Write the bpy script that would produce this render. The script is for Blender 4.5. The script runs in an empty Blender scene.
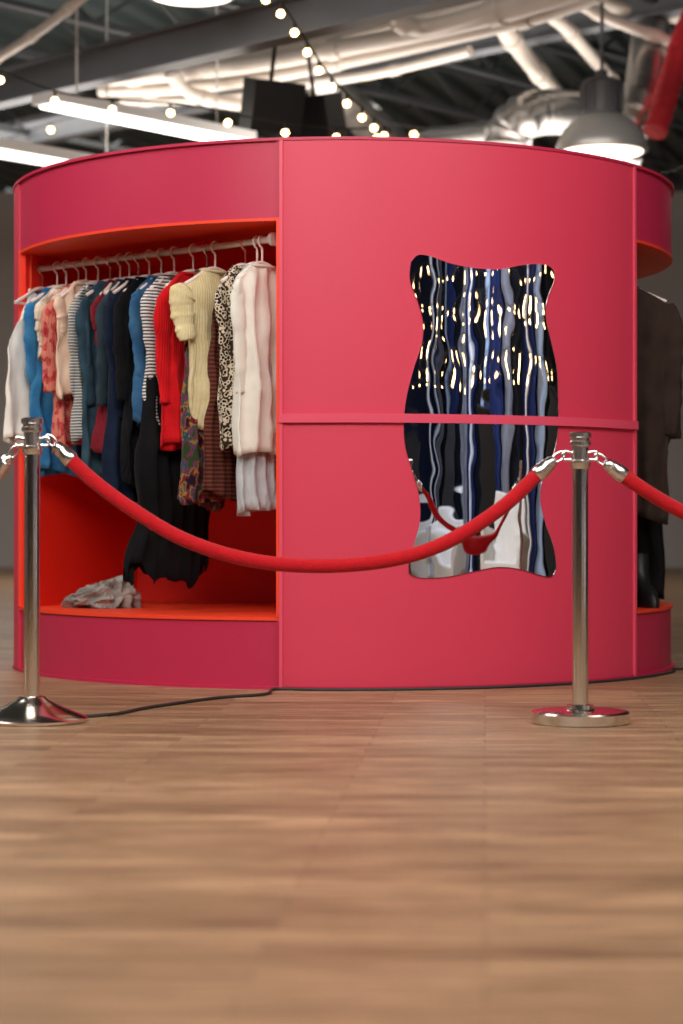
import bpy, bmesh, math, random
from mathutils import Vector, Matrix, noise
random.seed(7)
F=2050.0; CX=341.5; HY=521.0; CH=0.68
sc=bpy.context.scene
sc.view_settings.view_transform='Standard'
sc.view_settings.look='None'
sc.view_settings.exposure=0.0

def P(px,py,D):
    return Vector(((px-CX)/F*D, D, CH-(py-HY)/F*D))

# ---------------------------------------------------------------- materials
def srgb(c):
    r=[]
    for v in c[:3]:
        v=v/255.0
        r.append(v/12.92 if v<=0.04045 else ((v+0.055)/1.055)**2.4)
    return (r[0],r[1],r[2],1.0)

def newmat(name):
    m=bpy.data.materials.new(name); m.use_nodes=True
    nt=m.node_tree; b=nt.nodes['Principled BSDF']
    return m,nt,b

def paint(name,col,rough=0.45,metal=0.0,var=0.06,scale=6.0,bump=0.0,bscale=80.0,sheen=0.0,spec=0.5,emit=None,estr=0.0,coat=0.0):
    m,nt,b=newmat(name)
    c=srgb(col)
    tc=nt.nodes.new('ShaderNodeTexCoord')
    n=nt.nodes.new('ShaderNodeTexNoise'); n.inputs['Scale'].default_value=scale; n.inputs['Detail'].default_value=4
    nt.links.new(tc.outputs['Object'],n.inputs['Vector'])
    mx=nt.nodes.new('ShaderNodeMix'); mx.data_type='RGBA'
    mx.inputs[6].default_value=tuple(max(0,v*(1-var)) for v in c[:3])+(1,)
    mx.inputs[7].default_value=tuple(min(1,v*(1+var)) for v in c[:3])+(1,)
    nt.links.new(n.outputs['Fac'],mx.inputs[0])
    nt.links.new(mx.outputs[2],b.inputs['Base Color'])
    b.inputs['Roughness'].default_value=rough
    b.inputs['Metallic'].default_value=metal
    b.inputs['Specular IOR Level'].default_value=spec
    b.inputs['Sheen Weight'].default_value=sheen
    b.inputs['Coat Weight'].default_value=coat
    if emit:
        b.inputs['Emission Color'].default_value=srgb(emit); b.inputs['Emission Strength'].default_value=estr
    if bump>0:
        n2=nt.nodes.new('ShaderNodeTexNoise'); n2.inputs['Scale'].default_value=bscale; n2.inputs['Detail'].default_value=5
        nt.links.new(tc.outputs['Object'],n2.inputs['Vector'])
        bp=nt.nodes.new('ShaderNodeBump'); bp.inputs['Strength'].default_value=bump; bp.inputs['Distance'].default_value=0.01
        nt.links.new(n2.outputs['Fac'],bp.inputs['Height']); nt.links.new(bp.outputs['Normal'],b.inputs['Normal'])
    return m

def fabric(name,kind,cols,scale=12.0,rough=0.9,knit=False):
    m,nt,b=newmat(name)
    tc=nt.nodes.new('ShaderNodeTexCoord')
    ramp=nt.nodes.new('ShaderNodeValToRGB'); cr=ramp.color_ramp
    if kind in('stripe','vstripe'):
        w=nt.nodes.new('ShaderNodeTexWave'); w.wave_type='BANDS'; w.bands_direction='Z' if kind=='stripe' else 'X'
        w.inputs['Scale'].default_value=scale; w.inputs['Distortion'].default_value=0.6
        nt.links.new(tc.outputs['Object'],w.inputs['Vector']); src=w.outputs['Fac']; cr.interpolation='CONSTANT'
    elif kind=='spots':
        w=nt.nodes.new('ShaderNodeTexVoronoi'); w.inputs['Scale'].default_value=scale
        nt.links.new(tc.outputs['Object'],w.inputs['Vector']); src=w.outputs['Distance']; cr.interpolation='CONSTANT'
    elif kind=='patch':
        w=nt.nodes.new('ShaderNodeTexNoise'); w.inputs['Scale'].default_value=scale; w.inputs['Detail'].default_value=2
        mp=nt.nodes.new('ShaderNodeMapping'); mp.inputs['Scale'].default_value=(1,1,0.6)
        nt.links.new(tc.outputs['Object'],mp.inputs['Vector']); nt.links.new(mp.outputs['Vector'],w.inputs['Vector']); src=w.outputs['Fac']; cr.interpolation='CONSTANT'
    else:
        w=nt.nodes.new('ShaderNodeTexNoise'); w.inputs['Scale'].default_value=scale; w.inputs['Detail'].default_value=6
        nt.links.new(tc.outputs['Object'],w.inputs['Vector']); src=w.outputs['Fac']
    nt.links.new(src,ramp.inputs['Fac'])
    n=len(cols)
    pos=[i/(n) for i in range(n)] if kind in('stripe','vstripe') else ([0,0.36,0.43,0.48,0.53,0.58,0.64][:n] if kind=='patch' else ([0,0.38,0.6][:n] if kind=='spots' else [0.3+0.4*i/max(1,n-1) for i in range(n)]))
    while len(cr.elements)<n: cr.elements.new(0.5)
    for i,c in enumerate(cols):
        cr.elements[i].position=pos[i]; cr.elements[i].color=srgb(c)
    nt.links.new(ramp.outputs['Color'],b.inputs['Base Color'])
    b.inputs['Roughness'].default_value=rough; b.inputs['Sheen Weight'].default_value=0.03
    b.inputs['Specular IOR Level'].default_value=0.15
    if knit:
        n2=nt.nodes.new('ShaderNodeTexWave'); n2.bands_direction='X'; n2.inputs['Scale'].default_value=28; n2.inputs['Distortion'].default_value=3; n2.inputs['Detail'].default_value=2
    else:
        n2=nt.nodes.new('ShaderNodeTexNoise'); n2.inputs['Scale'].default_value=140; n2.inputs['Detail'].default_value=3
    nt.links.new(tc.outputs['Object'],n2.inputs['Vector'])
    bp=nt.nodes.new('ShaderNodeBump'); bp.inputs['Strength'].default_value=0.5 if knit else 0.2; bp.inputs['Distance'].default_value=0.004
    nt.links.new(n2.outputs['Fac'],bp.inputs['Height']); nt.links.new(bp.outputs['Normal'],b.inputs['Normal'])
    return m

def emis(name,col,s):
    m,nt,b=newmat(name)
    b.inputs['Base Color'].default_value=srgb(col)
    b.inputs['Emission Color'].default_value=srgb(col); b.inputs['Emission Strength'].default_value=s
    return m

M={}
M['pink']=paint('pink_satin_paint',(210,56,84),rough=0.48,var=0.04,scale=2,bump=0.04,bscale=60)
M['ptrim']=paint('pink_trim_paint',(222,76,104),rough=0.4,var=0.03)
M['magenta']=paint('magenta_satin_paint',(186,38,74),rough=0.42,var=0.04,scale=2,bump=0.04,bscale=60)
M['orange']=paint('orange_red_paint',(240,66,34),rough=0.45,var=0.04)
M['red']=paint('interior_red_paint',(238,40,24),rough=0.5,var=0.05)
M['steel']=paint('polished_steel',(232,226,218),rough=0.17,metal=1.0,var=0.02)
M['chromecap']=paint('brushed_chrome',(222,218,214),rough=0.25,metal=1.0,var=0.02)
M['velvet']=paint('red_velvet',(186,12,26),rough=0.8,var=0.2,scale=40,bump=0.4,bscale=150,sheen=0.15,spec=0.2)
M['black']=paint('black_plastic',(18,18,20),rough=0.5)
M['cable']=paint('dark_cable_rubber',(45,40,40),rough=0.6)
M['rail']=paint('white_rail_metal',(215,205,200),rough=0.3,metal=0.3)
M['hang']=paint('cream_hanger_plastic',(238,222,212),rough=0.4)
M['deck']=paint('dark_roof_deck',(64,74,73),rough=0.6,var=0.25,scale=1.5)
M['beam']=paint('grey_steel_beam',(112,114,118),rough=0.5,var=0.12)
M['dbeam']=paint('dark_steel_joist',(48,50,52),rough=0.5,var=0.12)
M['pipe']=paint('white_pipe_paint',(218,206,194),rough=0.5,var=0.08)
M['duct']=paint('galvanised_duct',(176,172,168),rough=0.34,metal=0.9,var=0.18,scale=4)
M['shade']=paint('spun_aluminium_shade',(215,212,208),rough=0.4,metal=0.5,var=0.05)
M['hous']=paint('grey_ballast_housing',(105,105,108),rough=0.45,var=0.08)
M['wall']=paint('hall_wall_plaster',(185,178,172),rough=0.8,var=0.05)
M['navy']=paint('navy_wall_paint',(30,38,72),rough=0.6,var=0.2,scale=1.0)
M['white']=paint('white_lacquer',(225,222,218),rough=0.5)
M['lamp']=emis('lamp_diffuser',(255,236,214),4.0)
M['tube']=emis('linear_light_diffuser',(255,248,238),3.5)
M['bulb']=emis('warm_bulb',(255,208,140),14.0)
M['redhose']=paint('red_fabric_duct',(228,52,62),rough=0.5,bump=0.6,bscale=9)

# mirror
m,nt,b=newmat('wavy_acrylic_mirror')
b.inputs['Base Color'].default_value=(0.92,0.93,0.95,1); b.inputs['Metallic'].default_value=1; b.inputs['Roughness'].default_value=0.015
tc=nt.nodes.new('ShaderNodeTexCoord'); mp=nt.nodes.new('ShaderNodeMapping'); mp.inputs['Scale'].default_value=(1,1,0.8)
nz=nt.nodes.new('ShaderNodeTexNoise'); nz.inputs['Scale'].default_value=6; nz.inputs['Detail'].default_value=1.0
nt.links.new(tc.outputs['Object'],mp.inputs['Vector']); nt.links.new(mp.outputs['Vector'],nz.inputs['Vector'])
bp=nt.nodes.new('ShaderNodeBump'); bp.inputs['Strength'].default_value=0.5; bp.inputs['Distance'].default_value=0.006
nt.links.new(nz.outputs['Fac'],bp.inputs['Height']); nt.links.new(bp.outputs['Normal'],b.inputs['Normal'])
M['mirror']=m

# floor
m,nt,b=newmat('wood_plank_floor')
tc=nt.nodes.new('ShaderNodeTexCoord'); mp=nt.nodes.new('ShaderNodeMapping'); mp.inputs['Rotation'].default_value=(0,0,math.radians(4))
nt.links.new(tc.outputs['Object'],mp.inputs['Vector'])
br=nt.nodes.new('ShaderNodeTexBrick'); br.inputs['Scale'].default_value=1.0; br.inputs['Brick Width'].default_value=0.95; br.inputs['Row Height'].default_value=0.10
br.inputs['Mortar Size'].default_value=0.0014; br.inputs['Mortar Smooth'].default_value=0.3; br.inputs['Bias'].default_value=0.0; br.offset=0.37
br.inputs['Color1'].default_value=srgb((148,116,88)); br.inputs['Color2'].default_value=srgb((180,146,114)); br.inputs['Mortar'].default_value=srgb((92,68,50))
nt.links.new(mp.outputs['Vector'],br.inputs['Vector'])
def streak(sx,sy,sc_,p0,p1,c0,c1):
    mp2=nt.nodes.new('ShaderNodeMapping'); mp2.inputs['Scale'].default_value=(sx,sy,1); mp2.inputs['Rotation'].default_value=(0,0,math.radians(4))
    nt.links.new(tc.outputs['Object'],mp2.inputs['Vector'])
    n1=nt.nodes.new('ShaderNodeTexNoise'); n1.inputs['Scale'].default_value=sc_; n1.inputs['Detail'].default_value=7; n1.inputs['Roughness'].default_value=0.65
    nt.links.new(mp2.outputs['Vector'],n1.inputs['Vector'])
    rp=nt.nodes.new('ShaderNodeValToRGB'); rp.color_ramp.elements[0].position=p0; rp.color_ramp.elements[0].color=c0; rp.color_ramp.elements[1].position=p1; rp.color_ramp.elements[1].color=c1
    nt.links.new(n1.outputs['Fac'],rp.inputs['Fac']); return n1,rp
n1,rp=streak(1.8,30,2.2,0.38,0.58,(0.42,0.38,0.34,1),(1.16,1.15,1.14,1))
n2_,rp2=streak(0.9,10,1.3,0.38,0.62,(0.72,0.69,0.66,1),(1.12,1.12,1.12,1))
mx=nt.nodes.new('ShaderNodeMix'); mx.data_type='RGBA'; mx.blend_type='MULTIPLY'; mx.inputs[0].default_value=1.0
nt.links.new(br.outputs['Color'],mx.inputs[6]); nt.links.new(rp.outputs['Color'],mx.inputs[7])
mx2=nt.nodes.new('ShaderNodeMix'); mx2.data_type='RGBA'; mx2.blend_type='MULTIPLY'; mx2.inputs[0].default_value=1.0
nt.links.new(mx.outputs[2],mx2.inputs[6]); nt.links.new(rp2.outputs['Color'],mx2.inputs[7]); nt.links.new(mx2.outputs[2],b.inputs['Base Color'])
b.inputs['Roughness'].default_value=0.46
bp=nt.nodes.new('ShaderNodeBump'); bp.inputs['Strength'].default_value=0.15; bp.inputs['Distance'].default_value=0.003
nt.links.new(n1.outputs['Fac'],bp.inputs['Height']); nt.links.new(bp.outputs['Normal'],b.inputs['Normal'])
M['floor']=m

# ---------------------------------------------------------------- mesh builder
def catmull(pts,n=8):
    pts=[Vector(p) for p in pts]; out=[]
    for i in range(len(pts)-1):
        p0=pts[max(0,i-1)];p1=pts[i];p2=pts[i+1];p3=pts[min(len(pts)-1,i+2)]
        for k in range(n):
            t=k/n
            out.append(0.5*((2*p1)+(p2-p0)*t+(2*p0-5*p1+4*p2-p3)*t*t+(3*p1-p0-3*p2+p3)*t**3))
    out.append(pts[-1]); return out

class MB:
    def __init__(s): s.v=[];s.f=[];s.m=[];s.sm=[]
    def add(s,vs,fs,m=0,smooth=True):
        o=len(s.v); s.v+= [tuple(x) for x in vs]
        for f in fs: s.f.append([i+o for i in f]); s.m.append(m); s.sm.append(smooth)
    def box(s,c,size,m=0,rot=0.0,R=None):
        hx,hy,hz=[q/2 for q in size]
        vs=[Vector((x,y,z)) for x in(-hx,hx) for y in(-hy,hy) for z in(-hz,hz)]
        if R is None: R=Matrix.Rotation(rot,3,'Z')
        vs=[R@v+Vector(c) for v in vs]
        s.add(vs,[(0,1,3,2),(4,6,7,5),(0,4,5,1),(2,3,7,6),(0,2,6,4),(1,5,7,3)],m,False)
    def prism(s,a,b,w,h,m=0):
        a=Vector(a);b=Vector(b);d=(b-a);L=d.length;q=d.to_track_quat('X','Z').to_matrix()
        s.box((a+b)/2,(L,w,h),m,R=q)
    def ibeam(s,a,b,w,h,m=0,t=0.02):
        a=Vector(a);b=Vector(b);up=Vector((0,0,1))
        s.prism(a+up*(h/2),b+up*(h/2),w,t,m); s.prism(a-up*(h/2),b-up*(h/2),w,t,m); s.prism(a,b,t,h,m)
    def tube(s,pts,r,n=10,m=0,closed=False,cap=True,sx=1.0):
        pts=[Vector(p) for p in pts]; N=len(pts)
        rr=r if isinstance(r,(list,tuple)) else [r]*N
        vs=[];prev=None
        for i,p in enumerate(pts):
            if closed: t=(pts[(i+1)%N]-pts[i-1])
            else: t=pts[min(N-1,i+1)]-pts[max(0,i-1)]
            if t.length<1e-9: t=Vector((0,0,1))
            t.normalize()
            if prev is None:
                a=Vector((0,0,1)) if abs(t.z)<0.9 else Vector((1,0,0))
                u=t.cross(a).normalized()
            else:
                u=prev-t*prev.dot(t)
                u.normalize()
            prev=u; w=t.cross(u)
            for k in range(n):
                a=2*math.pi*k/n
                vs.append(p+(u*math.cos(a)*sx+w*math.sin(a))*rr[i])
        fs=[]
        R=N if closed else N-1
        for i in range(R):
            for k in range(n):
                j=(i+1)%N
                fs.append((i*n+k,i*n+(k+1)%n,j*n+(k+1)%n,j*n+k))
        if cap and not closed:
            fs.append(tuple(range(n))); fs.append(tuple((N-1)*n+k for k in range(n)))
        s.add(vs,fs,m,True)
    def lathe(s,prof,c=(0,0,0),n=40,m=0,smooth=True,R=None):
        vs=[]
        for (r,z) in prof:
            for k in range(n):
                a=2*math.pi*k/n; v=Vector((r*math.cos(a),r*math.sin(a),z))
                if R is not None: v=R@v
                vs.append(v+Vector(c))
        fs=[]
        for i in range(len(prof)-1):
            for k in range(n): fs.append((i*n+k,i*n+(k+1)%n,(i+1)*n+(k+1)%n,(i+1)*n+k))
        if prof[0][0]>1e-5: fs.append(tuple(range(n)))
        if prof[-1][0]>1e-5: fs.append(tuple((len(prof)-1)*n+k for k in range(n)))
        s.add(vs,fs,m,smooth)
    def sector(s,r0,r1,a0,a1,z0,z1,m=0,step=1.5):
        n=max(2,int(abs(a1-a0)/step)); vs=[]; full=abs(a1-a0)>=359.9
        for i in range(n+1):
            a=math.radians(a0+(a1-a0)*i/n)
            for (r,z) in((r0,z0),(r1,z0),(r1,z1),(r0,z1)):
                vs.append((r*math.sin(a),-r*math.cos(a),z))
        fs=[]
        for i in range(n):
            for k in range(4): fs.append((i*4+k,i*4+(k+1)%4,(i+1)*4+(k+1)%4,(i+1)*4+k))
        if not full: fs+= [(0,1,2,3),tuple(n*4+k for k in(3,2,1,0))]
        s.add(vs,fs,m,True)
    def ball(s,c,r,m=0,seg=8,rings=5):
        prof=[(r*math.sin(math.pi*i/rings),-r*math.cos(math.pi*i/rings)) for i in range(rings+1)]
        prof[0]=(1e-6,-r);prof[-1]=(1e-6,r)
        s.lathe(prof,c,seg,m)
    def build(s,name,mats,loc=(0,0,0),rot=0.0,parent=None,auto=True,bevel=0):
        me=bpy.data.meshes.new(name); me.from_pydata(s.v,[],s.f)
        for mm in mats: me.materials.append(mm)
        for i,p in enumerate(me.polygons): p.material_index=s.m[i]; p.use_smooth=s.sm[i]
        bm=bmesh.new(); bm.from_mesh(me); bmesh.ops.recalc_face_normals(bm,faces=bm.faces)
        if auto:
            for e in bm.edges:
                if len(e.link_faces)==2 and e.calc_face_angle(0)>math.radians(38): e.smooth=False
        bm.to_mesh(me); bm.free(); me.update()
        o=bpy.data.objects.new(name,me); sc.collection.objects.link(o)
        o.location=loc; o.rotation_euler=(0,0,rot)
        if parent: o.parent=parent
        if bevel:
            bv=o.modifiers.new('bevel','BEVEL'); bv.width=bevel; bv.segments=2; bv.limit_method='ANGLE'
        return o
def empty(name,loc=(0,0,0)):
    o=bpy.data.objects.new(name,None); sc.collection.objects.link(o); o.location=loc; o.empty_display_size=0.2; return o

# ---------------------------------------------------------------- room
X0,X1,Y0,Y1,ZC=-12.0,9.0,-8.0,30.0,5.5
b_=MB(); b_.box(((X0+X1)/2,(Y0+Y1)/2,-0.05),(X1-X0,Y1-Y0,0.1)); b_.build('floor',[M['floor']])
b_=MB(); b_.box(((X0+X1)/2,Y1+0.1,ZC/2),(X1-X0,0.2,ZC)); b_.build('wall_back',[M['wall']])
b_=MB(); b_.box(((X0+X1)/2,Y0-0.1,ZC/2),(X1-X0,0.2,ZC)); b_.build('wall_front',[M['navy']])
b_=MB(); b_.box((X0-0.1,(Y0+Y1)/2,ZC/2),(0.2,Y1-Y0,ZC)); b_.build('wall_left',[M['wall']])
b_=MB(); b_.box((X1+0.1,(Y0+Y1)/2,ZC/2),(0.2,Y1-Y0,ZC)); b_.build('wall_right',[M['navy']])
def make_deck():
    bm=bmesh.new(); per=0.36; L=34; prof=[]
    n=int(2*L/per)
    for i in range(n):
        x=-L+i*per
        prof+= [(x,0),(x+0.16,0),(x+0.20,0.09),(x+0.32,0.09)]
    prof.append((L,0))
    R=Matrix.Rotation(math.radians(-20),3,'Z'); c=Vector((-1.5,11,ZC))
    A=[bm.verts.new(R@Vector((x,-L,z))+c) for x,z in prof]; B=[bm.verts.new(R@Vector((x,L,z))+c) for x,z in prof]
    for i in range(len(prof)-1): bm.faces.new((A[i],A[i+1],B[i+1],B[i]))
    for co,no in(((X0,0,0),(-1,0,0)),((X1,0,0),(1,0,0)),((0,Y0,0),(0,-1,0)),((0,Y1,0),(0,1,0))):
        bmesh.ops.bisect_plane(bm,geom=bm.verts[:]+bm.edges[:]+bm.faces[:],plane_co=co,plane_no=no,clear_outer=True)
    me=bpy.data.meshes.new('ceiling'); bm.to_mesh(me); bm.free(); me.materials.append(M['deck'])
    o=bpy.data.objects.new('ceiling',me); sc.collection.objects.link(o)
make_deck()

# ---------------------------------------------------------------- booth
KC=Vector((0.01,9.8,0)); R=1.55
booth=empty('round_clothing_booth',KC)
z1,z2,zt=0.292,1.905,2.215
k=MB(); k.lathe([(1.545,0.0),(1.545,z1-0.012)],n=200,m=0); k.build('plinth',[M['magenta']],parent=booth)
k=MB(); k.lathe([(1.553,z1-0.014),(1.553,z1)],n=200); k.build('shelf_board',[M['orange']],parent=booth)
k=MB(); k.sector(1.52,1.548,0,360,z2,zt); k.build('header_band',[M['magenta']],parent=booth)
k=MB(); k.lathe([(1.553,z2-0.012),(1.553,z2)],n=200); k.build('niche_ceiling',[M['orange']],parent=booth)
k=MB(); k.lathe([(1.519,zt-0.06),(1.519,zt-0.03)],n=200); k.build('roof_board',[M['magenta']],parent=booth)
k=MB(); k.sector(1.515,1.562,0,360,zt,zt+0.012); k.sector(1.53,1.562,0,360,0,0.014); k.build('rim_trim',[M['magenta']],parent=booth)
A0,A1=-9.6,54.2
k=MB(); k.sector(1.522,1.557,A0,A1,0.0,zt+0.001); k.build('curved_panel_front',[M['pink']],parent=booth)
k=MB(); k.sector(1.522,1.557,-132,-71.5,0,zt+0.001); k.build('curved_panel_side',[M['pink']],parent=booth)
k=MB(); k.sector(1.522,1.557,117,163,0,zt+0.001); k.build('curved_panel_rear',[M['pink']],parent=booth)
k=MB()
k.sector(1.557,1.574,A0,A1,1.076,1.112)
k.sector(1.557,1.566,A0-0.0,A0+0.5,0.0,zt); k.sector(1.557,1.565,A1-0.6,A1,0.0,zt)
k.build('panel_trim',[M['ptrim']],parent=booth)
k=MB()
for a in(A0-0.5,A1+0.05,-71.5):
    k.sector(1.50,1.559,a,a+0.5,z1,z2)
k.build('opening_edge_trim',[M['orange']],parent=booth)
k=MB()
for a in(A0-0.5,A1+0.05):
    k.sector(1.54,1.554,a,a+0.4,0.0,z1-0.015); k.sector(1.54,1.554,a,a+0.4,z2,zt)
k.build('seam_trim',[M['magenta']],parent=booth)
def walls(pts,name):
    k=MB()
    for a,b in zip(pts[:-1],pts[1:]):
        a=Vector((a[0],a[1]-9.8,0.0))-Vector((KC.x,0,0)); b=Vector((b[0],b[1]-9.8,0))-Vector((KC.x,0,0))
        h=z2-0.012-z1; a.z=b.z=z1+h/2
        k.prism(a,b,0.02,h,0)
    k.build(name,[M['red']],parent=booth)
walls([(-1.44,9.29),(-1.0,10.02),(-0.15,9.72),(-0.235,8.31)],'niche_partition_left')
walls([(1.24,8.95),(0.75,9.6),(0.85,10.3),(1.35,10.48)],'niche_partition_right')
walls([(-1.05,10.84),(-0.4,10.3),(0.4,10.3),(0.46,11.24)],'niche_partition_rear')
RA=Vector((-0.285,8.39,1.833)); RB=Vector((-1.47,9.45,1.833))
k=MB(); k.tube([RA-KC,RB-KC],0.014,12)
k.lathe([(0.028,0),(0.028,0.02)],c=tuple(RA-KC),R=(RA-RB).to_track_quat('Z','X').to_matrix())
k.tube([(1.22-KC.x,-0.80,1.833),(1.32-KC.x,0.66,1.833)],0.014,12)
k.build('hanging_rail',[M['rail']],parent=booth)

# ---------------------------------------------------------------- mirror on curved panel
def cyl(px,py,Rm=1.563):
    th=math.asin(max(-1,min(1,(px-343)/390)))
    for _ in range(30):
        D=KC.y-Rm*math.cos(th); x=(px-CX)/F*D-KC.x
        th=math.asin(max(-1,min(1,x/Rm)))
    D=KC.y-Rm*math.cos(th)
    return th, CH-(py-HY)/F*D
out=[(411,262),(418,255),(430,256),(450,263),(475,268),(500,269),(522,265),(540,264),(552,268),(554,280),(547,300),(546,318),(552,345),(557,370),(558,400),(558,428),(554,452),(544,475),(540,498),(545,522),(553,545),(556,565),(552,576),(540,575),(520,569),(498,567),(475,571),(452,576),(430,578),(413,576),(408,568),(413,548),(420,520),(419,495),(412,470),(405,445),(404,420),(407,395),(414,368),(422,343),(423,322),(418,302),(410,280)]
pts=catmull([Vector((p[0],p[1],0)) for p in out+[out[0]]],5)[:-1]
Rm=1.563
flat=[(lambda t:(t[0],t[1]))(cyl(p.x,p.y)) for p in pts]
bm=bmesh.new()
vs=[bm.verts.new((t*Rm,0,z)) for t,z in flat]; bm.faces.new(vs)
ts=[t for t,z in flat]
for co in(1.1125,1.0755):
    bmesh.ops.bisect_plane(bm,geom=bm.verts[:]+bm.edges[:]+bm.faces[:],plane_co=(0,0,co),plane_no=(0,0,1))
dele=[f for f in bm.faces if 1.076<f.calc_center_median().z<1.112]
bmesh.ops.delete(bm,geom=dele,context='FACES')
rim=[]
for e in bm.edges:
    if len(e.link_faces)==1: rim.append([v.co.copy() for v in e.verts])
nc=70
for i in range(1,nc):
    x=(min(ts)+(max(ts)-min(ts))*i/nc)*Rm
    bmesh.ops.bisect_plane(bm,geom=bm.verts[:]+bm.edges[:]+bm.faces[:],plane_co=(x,0,0),plane_no=(1,0,0))
bmesh.ops.triangulate(bm,faces=bm.faces[:])
for v in bm.verts:
    t=v.co.x/Rm; v.co=Vector((Rm*math.sin(t),-Rm*math.cos(t),v.co.z))
bmesh.ops.recalc_face_normals(bm,faces=bm.faces)
for f in bm.faces:
    f.smooth=True
    c=f.calc_center_median()
    if f.normal.dot(Vector((c.x,c.y,0)))<0: f.normal_flip()
me=bpy.data.meshes.new('wavy_wall_mirror'); bm.to_mesh(me); bm.free(); me.materials.append(M['mirror'])
vn=[]
for v in me.vertices:
    n=Vector((v.co.x,v.co.y,0)).normalized(); vn.append(n)
me.normals_split_custom_set_from_vertices(vn)
mir=bpy.data.objects.new('wavy_wall_mirror',me); sc.collection.objects.link(mir); mir.location=KC
k=MB()
for a,b in rim:
    q=[]
    for (c,r) in((a,1.5635),(b,1.5635),(b,1.557),(a,1.557)):
        t=c.x/Rm; q.append((r*math.sin(t),-r*math.cos(t),c.z))
    k.add(q,[(0,1,2,3)],0,False)
o=k.build('mirror_edge',[M['chromecap']]); o.parent=mir

# ---------------------------------------------------------------- stanchions + ropes
def stanchion(x,y,H,base='flat',hooks=(0.0,math.pi)):
    e=empty('rope_stanchion',(x,y,0))
    k=MB()
    if base=='flat':
        k.lathe([(0.160,0.0),(0.165,0.004),(0.165,0.036),(0.161,0.041),(0.15,0.043),(0.05,0.046),(0.046,0.05),(0.045,0.062),(0.03,0.064)],n=64)
    else:
        k.lathe([(0.182,0.0),(0.187,0.004),(0.187,0.012),(0.18,0.018),(0.14,0.034),(0.09,0.056),(0.055,0.074),(0.045,0.085),(0.032,0.088)],n=64)
    k.build('base',[M['steel']],parent=e)
    pr=0.027
    k=MB(); k.lathe([(pr,0.04),(pr,H-0.1)],n=32); k.build('pole',[M['steel']],parent=e)
    k=MB(); k.lathe([(0.029,H-0.125),(0.034,H-0.118),(0.034,H-0.098),(0.028,H-0.094),(0.028,H-0.05),(0.036,H-0.045),(0.036,H-0.034),(0.031,H-0.030),(0.031,H-0.022),(0.037,H-0.018),(0.037,H-0.004),(0.03,H),(0.001,H)],n=32)
    for a in hooks:
        d=Vector((math.cos(a),math.sin(a),0))
        pts=[d*0.028+Vector((0,0,H-0.07)),d*0.05+Vector((0,0,H-0.066)),d*0.06+Vector((0,0,H-0.078)),d*0.052+Vector((0,0,H-0.093)),d*0.03+Vector((0,0,H-0.092))]
        k.tube(catmull(pts,5),0.005,8)
    k.build('collar',[M['chromecap']],parent=e)
    return e
SL=(-1.049,6.95); SR=(0.803,6.90); S3=(2.55,7.35); S4=(-2.75,7.3)
stanchion(SR[0],SR[1],0.98,'flat'); stanchion(SL[0],SL[1],1.03,'dome')
stanchion(S3[0],S3[1],0.98,'flat'); stanchion(S4[0],S4[1],1.03,'dome')
def rope(path):
    p=catmull(path,10); e=MB()
    L=[0]
    for a,b in zip(p[:-1],p[1:]): L.append(L[-1]+(b-a).length)
    T=L[-1]
    def at(s):
        for i in range(len(L)-1):
            if L[i+1]>=s:
                t=(s-L[i])/max(1e-9,L[i+1]-L[i]); return p[i].lerp(p[i+1],t)
        return p[-1]
    cap=0.085; hk=0.035
    body=[at(hk+cap*0.8+(T-2*hk-1.6*cap)*i/90) for i in range(91)]
    e.tube(body,0.0245,16,0)
    for sgn in(0,1):
        f=(lambda s: at(s)) if sgn==0 else (lambda s: at(T-s))
        q=[f(hk+cap*t) for t in(0,0.08,0.16,0.3,0.34,0.6,0.66,0.94,1.0)]
        e.tube(q,[0.008,0.016,0.02,0.021,0.025,0.0255,0.028,0.0285,0.026],16,1)
        a=f(0.0); b=f(hk+0.01); d=(b-a).normalized(); side=Vector((0,0,1)).cross(d).normalized(); up=d.cross(side)
        c=(a+b)/2; r=(b-a).length/2
        ring=[c+d*r*1.15*math.cos(t)+up*0.013*math.sin(t) for t in [2*math.pi*i/20 for i in range(20)]]
        e.tube(ring,0.0035,8,1,closed=True)
    e.build('velvet_rope',[M['velvet'],M['chromecap']])
def q(px,py,y): return P(px,py,y)
rope([q(47,436,6.95),q(60,449,6.95),q(90,478,6.94),q(130,508,6.93),q(185,540,6.92),q(250,560,6.92),q(320,566,6.92),q(390,560,6.91),q(445,543,6.91),q(500,509,6.9),q(540,472,6.9),q(555,459,6.9),q(564,453,6.9)])
rope([q(596,455,6.9),q(607,464,6.9),q(640,487,6.92),q(683,512,6.97),Vector((1.45,7.05,0.59)),Vector((1.72,7.12,0.56)),Vector((2.0,7.2,0.60)),Vector((2.3,7.28,0.74)),Vector((2.50,7.34,0.90))])
rope([q(17,447,6.95),q(8,458,6.95),q(-15,485,6.97),Vector((-1.4,7.0,0.63)),Vector((-1.75,7.08,0.54)),Vector((-2.1,7.15,0.56)),Vector((-2.45,7.22,0.74)),Vector((-2.70,7.29,0.95))])

# ---------------------------------------------------------------- floor cable
k=MB()
def g(px,py):
    D=F*(CH-0.006)/(py-HY); v=P(px,py,D); v.z=0.006; return v
pts=[Vector((-1.5,7.0,0.006)),g(88,716),g(150,707),g(215,698),g(265,694)]
for a in range(-10,75,6):
    r=1.60; pts.append(Vector((KC.x+r*math.sin(math.radians(a)),KC.y-r*math.cos(math.radians(a)),0.006)))
pts+= [Vector((1.9,9.3,0.006)),Vector((3.0,9.1,0.006))]
k.tube(catmull(pts,6),0.006,8); k.build('floor_cable',[M['cable']])

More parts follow.
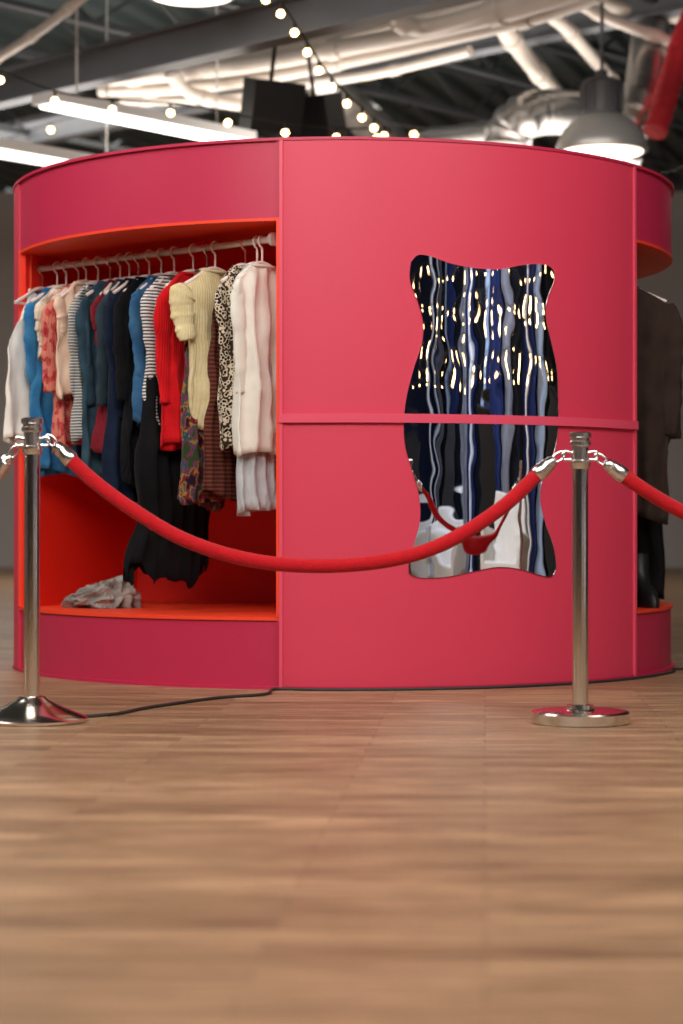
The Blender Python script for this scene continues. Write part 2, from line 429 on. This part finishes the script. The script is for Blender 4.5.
# ---------------------------------------------------------------- clothes
def fbm(x,y,z): return noise.noise(Vector((x,y,z)))
def garment(name,pos,ang,zhem,hw,mat,drop=0.10,sleeve=0.0,slr=0.042,flare=0.0,th=0.020,kind='top',ragged=0.0,hanger=True,seed=0,k_=5,fold_=1.0):
    rnd=random.Random(seed); zt=-drop; zh=zhem-pos.z; L=zt-zh
    k=MB(); N=72; Mr=34; vs=[]
    ph=rnd.uniform(0,6.28); ph2=rnd.uniform(0,6.28)
    skew=rnd.uniform(-0.03,0.03); tilt=rnd.uniform(-0.035,0.035)
    for j in range(Mr+1):
        t=j/Mr; tt=t**1.2
        dz=tt*L; z=zt-dz
        if kind=='top':
            s=min(1,dz/0.10); w=0.060+(hw-0.060)*(s**0.85); thk=th*(0.5+0.5*s)
            if s>=1: w=hw*(1-0.16*min(1,(dz-0.10)/0.14)+flare*(dz/L)); thk=th*(1+0.5*tt)
        elif kind=='tank':
            s=min(1,dz/0.16); w=hw*(0.42+0.30*s**2) if s<1 else hw*(0.72+0.28*min(1,(dz-0.16)/0.12)+flare*dz/L); thk=th*(0.5+0.5*s)
        else:
            w=hw*(0.75+0.25*min(1,dz/0.1)+flare*dz/L); thk=th*(0.6+0.4*min(1,dz/0.15))
        for i in range(N):
            a=2*math.pi*i/N; ca,sa=math.cos(a),math.sin(a)
            u=w*math.copysign(abs(ca)**0.85,ca)
            amp=(0.003+0.016*tt)*fold_
            un=u/hw
            ridge=1-2*abs(math.sin(k_*un*1.35+ph+0.9*tt+0.5*fbm(un*2,tt*3,seed)))
            fold=amp*ridge+0.45*amp*math.sin(13*un+ph2-2.4*tt)
            crease=0.016*fbm(u*11+seed,z*7,sa*1.2)+0.008*fbm(u*26+seed,z*20,sa)
            v=thk*sa+fold+crease
            zz=z
            if kind=='tank' and dz<0.10: zz-=0.05*(1-dz/0.10)*max(0,1-abs(un)*3.2)
            if j>=Mr-7 and ragged: zz-= ragged*((j-Mr+7)/7)*(math.sin(3*a+ph)*0.6+math.sin(7*a)*0.5+0.3*math.sin(13*a))
            zz+= -0.018*tt*math.cos(2*a+ph)+tilt*tt*un
            vs.append((u+0.014*fbm(z*4+seed,seed,1)*tt*3+skew*tt,v,zz))
    fs=[]
    for j in range(Mr):
        for i in range(N): fs.append((j*N+i,j*N+(i+1)%N,(j+1)*N+(i+1)%N,(j+1)*N+i))
    k.add(vs,fs,0,True)
    if kind=='top':
        col=[(0.068*math.cos(2*math.pi*i/24),0.022*math.sin(2*math.pi*i/24),zt-0.004-0.018*(1 if math.sin(2*math.pi*i/24)<0 else 0.2)*abs(math.sin(2*math.pi*i/24))) for i in range(24)]
        k.tube(col,0.006,8,0,closed=True)
    if sleeve>0:
        for sg in(-1,1):
            pts=[];rad=[]
            n=30; off=rnd.uniform(-0.05,0.03); yo=rnd.uniform(-.008,.008); sl=sleeve*rnd.uniform(.90,1.08)
            for i in range(n+1):
                t=i/n
                x=sg*(hw-0.045+0.030*math.sin(min(1,t*4)*math.pi/2)+off*t)
                y=yo+0.010*math.sin(4*t+ph)
                z=zt-0.085-sl*t
                pts.append((x,y,z))
                r=slr*(1.0-0.35*t)*(0.55+0.45*min(1,t*8))
                r+=0.0036*math.sin(t*38+ph)*math.sin(t*11+ph2)+0.003*math.sin(t*17+ph2)
                if t>0.93: r*=0.9
                rad.append(r)
            k.tube(pts,rad,16,0,sx=0.55,cap=False)
    o=k.build(name,[mat],loc=pos,rot=ang,auto=False)
    ss=o.modifiers.new('cloth_thickness','SOLIDIFY'); ss.thickness=0.002
    if hanger:
        h=MB()
        hk=[(0.0,0,zt+0.005),(0.0,0,-0.035),(0.012,0,-0.024),(0.022,0,-0.006),(0.019,0,0.010),(0.006,0,0.020),(-0.010,0,0.019),(-0.019,0,0.007)]
        h.tube(catmull(hk,5),0.0042,8,0 if seed%3 else 1)
        arm=[(-hw*0.82,0,zt-0.07),(-hw*0.5,0,zt-0.035),(-0.05,0,zt-0.003),(0,0,zt+0.008),(0.05,0,zt-0.003),(hw*0.5,0,zt-0.035),(hw*0.82,0,zt-0.07)]
        h.tube(catmull(arm,5),0.008,8,0)
        if kind!='top': h.tube([(-hw*0.8,0,zt-0.07),(hw*0.8,0,zt-0.07)],0.006,8,0)
        h.build('hanger',[M['hang'],M['steel']],parent=o)
    return o
def railpt(px):
    t=(px-CX)/F; d=RB-RA
    s=(t*RA.y-RA.x)/(d.x-t*d.y); return RA+d*s
rd=(RB-RA)
perp=math.atan2(rd.y,rd.x)+math.pi/2
def hem(py,D): return CH-(py-HY)/F*(D-0.1)
S='stripe'
G=[
('white_tank_top',42,442,.205,fabric('white_linen','n',[(228,224,216),(242,238,230)]),dict(kind='tank',flare=.16,drop=.10,fold_=.8),4),
('blue_denim_shirt',57,474,.175,fabric('blue_denim','n',[(34,100,154),(68,138,186)]),dict(sleeve=.36),None),
('cream_knit_top',66,360,.165,fabric('cream_knit','n',[(232,218,196),(222,204,182)],knit=True),dict(sleeve=.2),None),
('coral_knit_cardigan',78,446,.18,fabric('coral_knit','patch',[(160,40,50),(196,84,78),(172,50,58),(208,124,108)],40,knit=True),dict(sleeve=.42,slr=.055),None),
('peach_blouse',86,390,.17,fabric('peach_cotton','n',[(224,190,166),(234,208,188)]),dict(sleeve=.16,drop=.09),None),
('striped_grey_shirt',98,436,.16,fabric('grey_stripe',S,[(200,198,194),(74,76,82)],24),dict(sleeve=.40),None),
('teal_denim_jacket',110,472,.175,fabric('teal_denim','n',[(34,54,68),(52,78,92)]),dict(sleeve=.46,slr=.045),None),
('burgundy_top',120,446,.15,fabric('burgundy_knit','n',[(100,20,32),(126,34,44)],knit=True),dict(sleeve=.3),None),
('charcoal_sweater',129,482,.165,fabric('charcoal','n',[(34,48,58),(50,64,74)]),dict(sleeve=.48),None),
('navy_dress',138,498,.165,fabric('navy','n',[(14,22,42),(22,34,58)]),dict(sleeve=.5,flare=.15),None),
('black_cardigan',149,486,.165,fabric('black_knit','n',[(10,10,13),(20,20,24)],knit=True),dict(sleeve=.5),None),
('denim_shirt',161,430,.165,fabric('mid_denim','n',[(36,76,116),(66,110,148)]),dict(sleeve=.36),None),
('black_skirt',174,574,.15,fabric('black_crepe','n',[(8,8,10),(15,15,18)]),dict(kind='skirt',drop=.45,flare=.55,ragged=.05,th=.05,hanger=False,fold_=1.5),None),
('striped_knit_sweater',174,432,.165,fabric('bw_stripe',S,[(222,218,212),(60,62,74)],22),dict(sleeve=.42,slr=.05),None),
('red_cardigan',193,446,.18,fabric('red_knit','n',[(190,14,22),(214,26,34)],knit=True),dict(sleeve=.5,slr=.052),None),
('multicolour_dress',207,504,.14,fabric('multicolour','patch',[(24,24,40),(110,34,44),(150,110,54),(34,78,84),(120,50,84),(50,70,40)],26),dict(sleeve=.25,flare=.1),None),
('cream_chunky_sweater',215,430,.20,fabric('chunky_cream_knit','n',[(208,190,142),(226,212,170)],20,knit=True),dict(sleeve=.24,slr=.062,th=.034,flare=-.22),None),
('plaid_skirt',229,496,.11,fabric('plaid',S,[(84,24,28),(40,46,36),(110,60,42)],18),dict(kind='skirt',drop=.25,hanger=False,flare=.2),None),
('leopard_print_blouse',245,444,.155,fabric('leopard','spots',[(20,18,18),(220,204,180),(60,44,34)],60),dict(sleeve=.40,slr=.034),None),
('grey_sweater',257,508,.125,fabric('pale_grey_knit','n',[(172,178,182),(196,200,204)],knit=True),dict(sleeve=.5,slr=.034),None),
('white_shirt',262,456,.172,fabric('white_cotton','n',[(216,212,202),(230,226,216)]),dict(sleeve=.42,slr=.040,th=.026,fold_=1.8),None),
]
for i,(nm,px,hy,hw,mat,kw,an) in enumerate(G):
    p=railpt(px)
    da=an if an is not None else random.Random(i*3+1).uniform(-5,5)
    garment(nm,p,perp+math.radians(da),hem(hy,p.y),hw,mat,seed=i*5+3,**kw)
brown=fabric('brown_wool','n',[(46,35,30),(58,45,40)])
blackw=fabric('black_wool','n',[(12,11,13),(20,19,22)])
garment('brown_wool_coat',Vector((1.265,9.22,1.833)),math.radians(-10),0.70,.235,brown,sleeve=.62,slr=.06,th=.04,seed=91)
garment('brown_wool_coat',Vector((1.29,9.45,1.833)),math.radians(-6),0.75,.235,brown,sleeve=.6,slr=.06,th=.04,seed=92)
garment('black_trousers',Vector((1.34,9.62,1.833)),math.radians(-4),0.34,.17,blackw,kind='skirt',drop=.6,th=.05,seed=93,hanger=False)
garment('black_coat',Vector((1.36,9.95,1.833)),math.radians(4),0.45,.23,blackw,sleeve=.6,slr=.06,th=.05,seed=94)
for i,(bx,by) in enumerate(((1.36,9.28),(1.25,9.34))):
    k=MB(); vs=[]
    prof=[(0.0,-0.05,0.24,0.046,0.05),(0,-0.045,0.16,0.045,0.052),(0,-0.02,0.10,0.044,0.07),(0,0.03,0.07,0.044,0.12),(0,0.045,0.035,0.045,0.135),(0,0.045,0.0,0.044,0.135)]
    n=20
    for (x,y,z,a,b) in prof:
        for j in range(n):
            t=2*math.pi*j/n; vs.append((x+a*math.cos(t),-(y+b*math.sin(t)),z))
    fs=[(r*n+j,r*n+(j+1)%n,(r+1)*n+(j+1)%n,(r+1)*n+j) for r in range(len(prof)-1) for j in range(n)]+[tuple(range((len(prof)-1)*n,len(prof)*n))]
    k.add(vs,fs); k.build('ankle_boot',[M['black']],loc=(bx,by,z1+0.001),rot=0.2)
def pile():
    bm=bmesh.new(); bmesh.ops.create_icosphere(bm,subdivisions=6,radius=1)
    for v in bm.verts:
        c=v.co.copy(); d=c.normalized()
        n=noise.noise(d*1.6+Vector((3,1,2))); rg=1-abs(noise.noise(d*2.6+Vector((9,4,1))))*2.4
        n3=1-abs(noise.noise(Vector((d.x*7,d.y*5,d.z*9))))*2
        r=1+0.35*n+0.30*rg+0.10*n3
        v.co=Vector((d.x*r*0.118,d.y*r*0.10,max(0.0,(d.z*r*0.082+0.022)*(1.0+0.5*d.x))))
    me=bpy.data.meshes.new('crumpled_scarf'); bm.to_mesh(me); bm.free()
    for p in me.polygons: p.use_smooth=True
    me.materials.append(fabric('grey_brown_cloth','n',[(96,92,88),(176,172,164)],7))
    o=bpy.data.objects.new('crumpled_scarf',me); sc.collection.objects.link(o); o.location=(-1.08,9.2,z1+0.001)
pile()

# ---------------------------------------------------------------- ceiling services
dv=Vector((0.725,-0.689,0)); pv=Vector((0.66,0.75,0))
def line(p,z,d,a,b): p=Vector((p[0],p[1],z)); return p+d*a,p+d*b
for args,w_,h_ in((((-2.06,15.0),3.95,dv,-4,7),.16,.24),(((-2.0,20.0),4.7,dv,-6,10),.16,.26),(((-2.0,12.2),4.4,dv,-4,4),.14,.2)):
    k=MB(); k.ibeam(*line(*args),w_,h_); k.build('steel_beam',[M['beam']])
k=MB()
for c in [(-7,17),(-5,17),(-3.3,17),(-1.6,17),(0.1,17),(1.8,17),(3.5,17),(5,17),(6.3,17)]:
    a,b=line(c,5.1,pv,-8,8)
    for e in(a,b): e.x=max(X0+.3,min(X1-.3,e.x))
    k.prism(a,b,0.08,0.06); k.prism(a-Vector((0,0,.4)),b-Vector((0,0,.4)),0.07,0.05)
    n=26
    for i in range(n):
        p=a.lerp(b,i/n); q_=a.lerp(b,(i+1)/n); dz=Vector((0,0,.4))
        k.prism(p if i%2 else p-dz, q_-dz if i%2 else q_, 0.025,0.025)
k.build('roof_joist_truss',[M['dbeam']])
def pipes(name,runs):
    k=MB()
    for pts,r in runs:
        p=catmull(pts,6); k.tube(p,r,14)
        for t in(0.12,0.5,0.85):
            i=int(t*(len(p)-2)); d=(p[i+1]-p[i]).normalized(); k.tube([p[i]-d*0.05,p[i]+d*0.05],r*1.22,14)
    k.build(name,[M['pipe']])
pipes('white_pipe_bundle',[
 ([P(95,78,16.3),P(160,74,16),P(250,64,15.5),P(350,46,15),P(430,30,14.5),P(510,11,14),P(580,-10,13.5)],.065),
 ([P(100,90,16.6),P(180,88,16.3),P(260,78,15.9),P(350,60,15.4),P(440,40,14.9),P(540,16,14.3),P(600,-5,13.8)],.05),
 ([P(140,68,16.2),P(230,58,15.7),P(330,38,15.2),P(420,18,14.8),P(500,-5,14.3)],.045),
 ([P(120,100,17.2),P(220,98,17),P(300,84,16.6),P(380,72,16.2),P(470,50,15.6)],.04),
])
pipes('white_drain_pipe',[([P(492,5,15.2),P(504,28,15.5),P(530,62,16.4),P(556,92,17.6)],.07),([P(520,0,15.2),P(560,22,15.4),P(595,60,16.6),P(640,110,18.5)],.05)])
pipes('white_drain_pipe',[([P(330,-12,14.0),P(388,-6,14.1),P(396,10,14.2),P(404,24,14.3),P(430,26,14.4),P(505,6,14.0),P(560,-12,13.7)],.06),([P(170,70,15.6),P(190,92,15.8),P(240,104,16.1),P(262,96,16.2)],.05)])
pipes('white_sprinkler_pipe',[([P(560,-8,15),P(610,18,15.2),P(690,48,15.5)],.045),([P(600,2,16),P(650,14,16),P(700,10,16)],.06)])
pipes('white_sprinkler_pipe',[([P(-10,62,15),P(40,30,14.2),P(90,-10,13.4)],.035)])
def fixture(c,z,a0,a1,w=0.26):
    e=empty('linear_light',(c[0],c[1],z)); a=pv*a0; b=pv*a1
    k=MB(); k.prism(a,b,w,0.07); 
    for t in(0.15,0.85):
        p=a.lerp(b,t); k.tube([p,p+Vector((0,0,ZC-z-0.0))],0.008,6)
    k.build('housing',[M['white']],parent=e)
    k=MB(); k.prism(a-Vector((0,0,.045))+pv*.05,b-Vector((0,0,.045))-pv*.05,w*0.8,0.02); k.build('diffuser',[M['tube']],parent=e)
fixture((-2.0,14.3),3.62,-0.1,1.9); fixture((-2.5,13.9),3.25,-0.4,1.5); fixture((-4.6,16.5),3.6,-1,2); fixture((4.6,20),4.2,-1,1.5)
def pendant(x,y,z,s=1.0):
    e=empty('pendant_lamp',(x,y,z))
    k=MB(); k.lathe([(0.295*s,0.0),(0.30*s,0.02*s),(0.29*s,0.06*s),(0.25*s,0.14*s),(0.18*s,0.21*s),(0.13*s,0.24*s)],n=48); k.build('reflector_shade',[M['shade']],parent=e)
    k=MB(); k.lathe([(0.125*s,0.24*s),(0.13*s,0.26*s),(0.125*s,0.45*s),(0.10*s,0.47*s),(0.04*s,0.48*s),(0.035*s,0.53*s)],n=32)
    for i in range(12):
        a=i*math.pi/6; k.box((0.128*s*math.cos(a),0.128*s*math.sin(a),0.35*s),(0.03*s,0.01*s,0.17*s),rot=a)
    k.tube([(0,0,0.5*s),(0,0,ZC-z)],0.012,8); k.build('ballast_housing',[M['hous']],parent=e)
    k=MB(); k.lathe([(0.27*s,0.006),(0.26*s,-0.008),(0.001,-0.02)],n=40); k.build('glass_diffuser',[M['lamp']],parent=e)
pendant(1.78,14.0,3.2,1.06); pendant(-0.95,13.0,4.02); pendant(-5.5,16,3.3); pendant(5.0,17,3.4)
def flex(name,pts,r,mat,rib=0.06):
    p=catmull(pts,14); out=[];rad=[]
    tot=sum((b-a).length for a,b in zip(p[:-1],p[1:])); n=int(tot/rib*4)
    acc=[0]
    for a,b in zip(p[:-1],p[1:]): acc.append(acc[-1]+(b-a).length)
    j=0
    for i in range(n+1):
        s=tot*i/n
        while j<len(acc)-2 and acc[j+1]<s: j+=1
        t=(s-acc[j])/max(1e-9,acc[j+1]-acc[j]); out.append(p[j].lerp(p[j+1],min(1,t))); rad.append(r*(1+0.06*math.sin(i*math.pi/2)))
    k=MB(); k.tube(out,rad,20); k.build(name,[mat])
flex('flexible_duct',[P(505,160,16),P(508,132,16),P(530,114,16),P(565,112,16.5),P(590,120,17.2),P(600,150,17.6)],0.17,M['duct'],0.09)
flex('flexible_duct',[P(622,160,15),P(630,128,15),P(643,95,15),P(648,60,15.5),P(652,20,16)],0.14,M['duct'],0.09)
flex('ventilation_duct',[P(420,146,17.5),P(470,138,17.5),P(530,134,17.5)],0.12,M['duct'],0.4)
flex('ventilation_duct',[P(300,60,18.5),P(330,88,18.5),P(400,150,20)],0.16,M['duct'],0.3)
flex('red_fabric_duct',[P(655,132,14.5),P(664,105,14.6),P(672,75,14.8),P(683,40,15),P(700,0,15.3)],0.085,M['redhose'],0.12)
def speaker(x,y,z,rot):
    e=empty('loudspeaker',(x,y,z)); k=MB()
    vs=[(-.19,-.16,-.17),(.19,-.16,-.17),(.13,.16,-.17),(-.13,.16,-.17),(-.19,-.16,.17),(.19,-.16,.17),(.13,.16,.17),(-.13,.16,.17)]
    k.add(vs,[(0,1,2,3),(4,5,6,7),(0,1,5,4),(1,2,6,5),(2,3,7,6),(3,0,4,7)],0,False)
    k.tube([(0,0,.17),(0,0,ZC-z)],0.015,8); k.build('cabinet',[M['black']],parent=e)
    k=MB(); R2=Matrix.Rotation(math.pi/2,3,'X')
    k.lathe([(0.11,0),(0.10,-0.012),(0.03,-0.004),(0.001,-0.02)],c=(0,-.165,-.03),R=R2); k.build('cone',[M['black']],parent=e)
    e.rotation_euler=(0.25,0,rot)
speaker(-0.50,14,3.52,0.5); speaker(-0.17,14.4,3.5,-0.6)
def strings(name,path,step,r=0.022,lo=False):
    p=catmull(path,12 if not lo else 4); k=MB(); k.tube(p,0.006,6,0); d=0; nxt=0
    for a,b in zip(p[:-1],p[1:]):
        l=(b-a).length
        while d+l>=nxt:
            c=a.lerp(b,(nxt-d)/l); k.tube([c,c-Vector((0,0,.045))],0.010,6,0); k.ball(c-Vector((0,0,.062)),r,1,6,4); nxt+=step
        d+=l
    k.build(name,[M['black'],M['bulb']])
strings('string_lights',[P(250,-25,11.5),P(282,4,11.8),P(303,35,12),P(330,75,12.3),P(365,110,12.6),P(392,132,13)],0.17,.024)
strings('string_lights',[P(0,70,13),P(60,92,13),P(120,100,13),P(183,104,13),P(240,115,13),P(295,124,13),P(345,128,13.2),P(390,128,13.5)],0.37,.024)
strings('string_lights',[P(600,170,15),P(640,172,15),P(665,172,15),P(700,160,15)],0.22)
strings('string_lights',[P(-20,150,19),P(60,120,19),P(130,112,19),P(260,140,19),P(330,110,19),P(420,128,19),P(500,118,19)],0.7,.028)
for i,(z,sg,rr_) in enumerate(((2.62,.06,7.1),(2.45,.10,6.9),(2.27,.08,7.0),(2.06,.12,6.8),(1.84,.08,6.9))):
    pth=[]
    for j in range(0,19):
        a=math.radians(12+j*5)
        pth.append(Vector((0.9+rr_*math.sin(a),8.4-rr_*math.cos(a),z-(sg if (j+i)%2 else 0)-0.012*j*(1 if i%2 else -0.5))))
    strings('string_lights',pth,0.34,r=0.024,lo=True)

def curtain(name,x,y0,y1,h,mat):
    k=MB(); n=int((y1-y0)/0.05); vs=[]
    for i in range(n+1):
        y=y0+(y1-y0)*i/n; dx=0.09*math.sin(i*0.55)+0.04*math.sin(i*0.23)
        vs+= [(x+dx,y,0.02),(x+dx*0.8,y,h)]
    k.add(vs,[(2*i,2*i+2,2*i+3,2*i+1) for i in range(n)]); k.build(name,[mat],auto=False)
blue=fabric('pale_blue_drape','n',[(140,156,180),(180,192,208)],3)
grey=fabric('grey_drape','n',[(110,110,116),(146,144,148)],3)
blk=fabric('black_drape','n',[(8,8,12),(18,18,24)],3)
dk=fabric('navy_drape','n',[(24,32,66),(40,52,98)],3)
yy=-6.8
for w_,mt,nm in((1.2,dk,'navy_drape'),(.6,grey,'grey_drape'),(.8,blk,'black_drape'),(.45,blue,'pale_blue_drape'),(1.1,dk,'navy_drape'),(.5,blk,'black_drape'),(.6,grey,'grey_drape'),(1.0,dk,'navy_drape'),(.7,blk,'black_drape'),(.4,blue,'pale_blue_drape'),(1.1,dk,'navy_drape'),(.6,grey,'grey_drape'),(.8,blk,'black_drape'),(.9,dk,'navy_drape'),(.5,blue,'pale_blue_drape'),(1.1,blk,'black_drape'),(1.2,dk,'navy_drape')):
    curtain(nm,8.6,yy,yy+w_,4.2,mt); yy+=w_+0.08
for i,(x,y) in enumerate(((7.6,-4.2),(7.7,0.4),(7.7,4.9),(4.3,-5.6),(6.4,-3.0))):
    k=MB(); k.box((0,0,ZC/2),(0.12,0.12,ZC)); k.box((0,0,0.08),(0.22,0.22,0.16)); k.build('square_column',[M['white']],loc=(x,y,0),bevel=0.01)
for i,(x,y) in enumerate(((5.6,-4.6),(7.3,-1.4),(7.2,2.4),(7.4,6.6))):
    k=MB(); k.box((0,0,0.85),(0.8,0.35,1.5)); k.box((0,0,0.05),(0.9,0.45,0.1)); k.box((0,0,1.63),(0.86,0.41,0.06)); k.build('display_cabinet',[M['black']],loc=(x,y,0),rot=math.atan2(y-8.4,x-1)+math.pi/2,bevel=0.01)
def sofa(x,y,rot):
    e=empty('lounge_sofa',(x,y,0)); e.rotation_euler=(0,0,rot)
    for nm,c,s_ in(('seat',(0,0,.3),(1.8,.8,.28)),('backrest',(0,.36,.55),(1.8,.2,.5)),('arm_1',(-.88,0,.42),(.2,.84,.4)),('arm_2',(.88,0,.42),(.2,.84,.4))):
        k=MB(); k.box(c,s_); k.build(nm,[M['white']],parent=e,bevel=0.05)
    k=MB()
    for sx in(-.8,.8):
        for sy in(-.3,.3): k.tube([(sx,sy,0),(sx,sy,.2)],0.02,8)
    k.build('legs',[M['black']],parent=e)
sofa(5.6,0.6,-1.8); sofa(5.9,4.6,-1.57); sofa(3.7,-3.6,-2.6); sofa(4.9,-1.9,-2.2)

# ---------------------------------------------------------------- lights
def area(name,loc,size,power,target,col=(1,0.95,0.89)):
    l=bpy.data.lights.new(name,'AREA'); l.shape='RECTANGLE'; l.size=size[0]; l.size_y=size[1]; l.energy=power; l.color=col
    o=bpy.data.objects.new(name,l); sc.collection.objects.link(o); o.location=loc
    o.rotation_euler=(Vector(target)-Vector(loc)).to_track_quat('-Z','Y').to_euler()
area('area_softlight',(-1.5,3.0,5.0),(5,3),400,(-0.5,8.5,0.6))  # added soft key, tilted at the booth front
area('area_softlight',(3.0,4.5,5.0),(3,3),190,(0.8,8.5,0.6))
area('area_softlight',(-4.5,8.0,5.0),(3,3),190,(-2,9,0.2))
area('area_softlight',(0,1.0,4.9),(6,2),120,(0,3.5,0))  # added fill that lightens the near floor
area('area_softlight',(0,17,2.8),(6,4),350,(0,17.5,6),(1,0.93,0.86))  # added uplight behind the booth, brightens roof pipes and deck
area('area_softlight',(-2,22,4.8),(5,5),300,(-2,22,0))
area('added_blue_accent',(5.5,1.5,4.6),(4,1),260,(8.8,1.0,1.3),(0.68,0.78,1.0))  # added bluish accent, brightens the drapes reflected in the mirror
w=bpy.data.worlds.new('World'); sc.world=w; w.use_nodes=True
w.node_tree.nodes['Background'].inputs[0].default_value=(0.8,0.85,0.9,1); w.node_tree.nodes['Background'].inputs[1].default_value=0.3

# ---------------------------------------------------------------- camera
cd=bpy.data.cameras.new('Camera'); cam=bpy.data.objects.new('Camera',cd); sc.collection.objects.link(cam)
cd.sensor_fit='VERTICAL'; cd.sensor_height=36; cd.lens=F/1024*36
cam.location=(0,0,CH); cam.rotation_euler=(math.pi/2+math.atan(9/F),0,0)
cd.dof.use_dof=True; cd.dof.focus_distance=7.8; cd.dof.aperture_fstop=1.9
cd.clip_end=200
sc.camera=cam
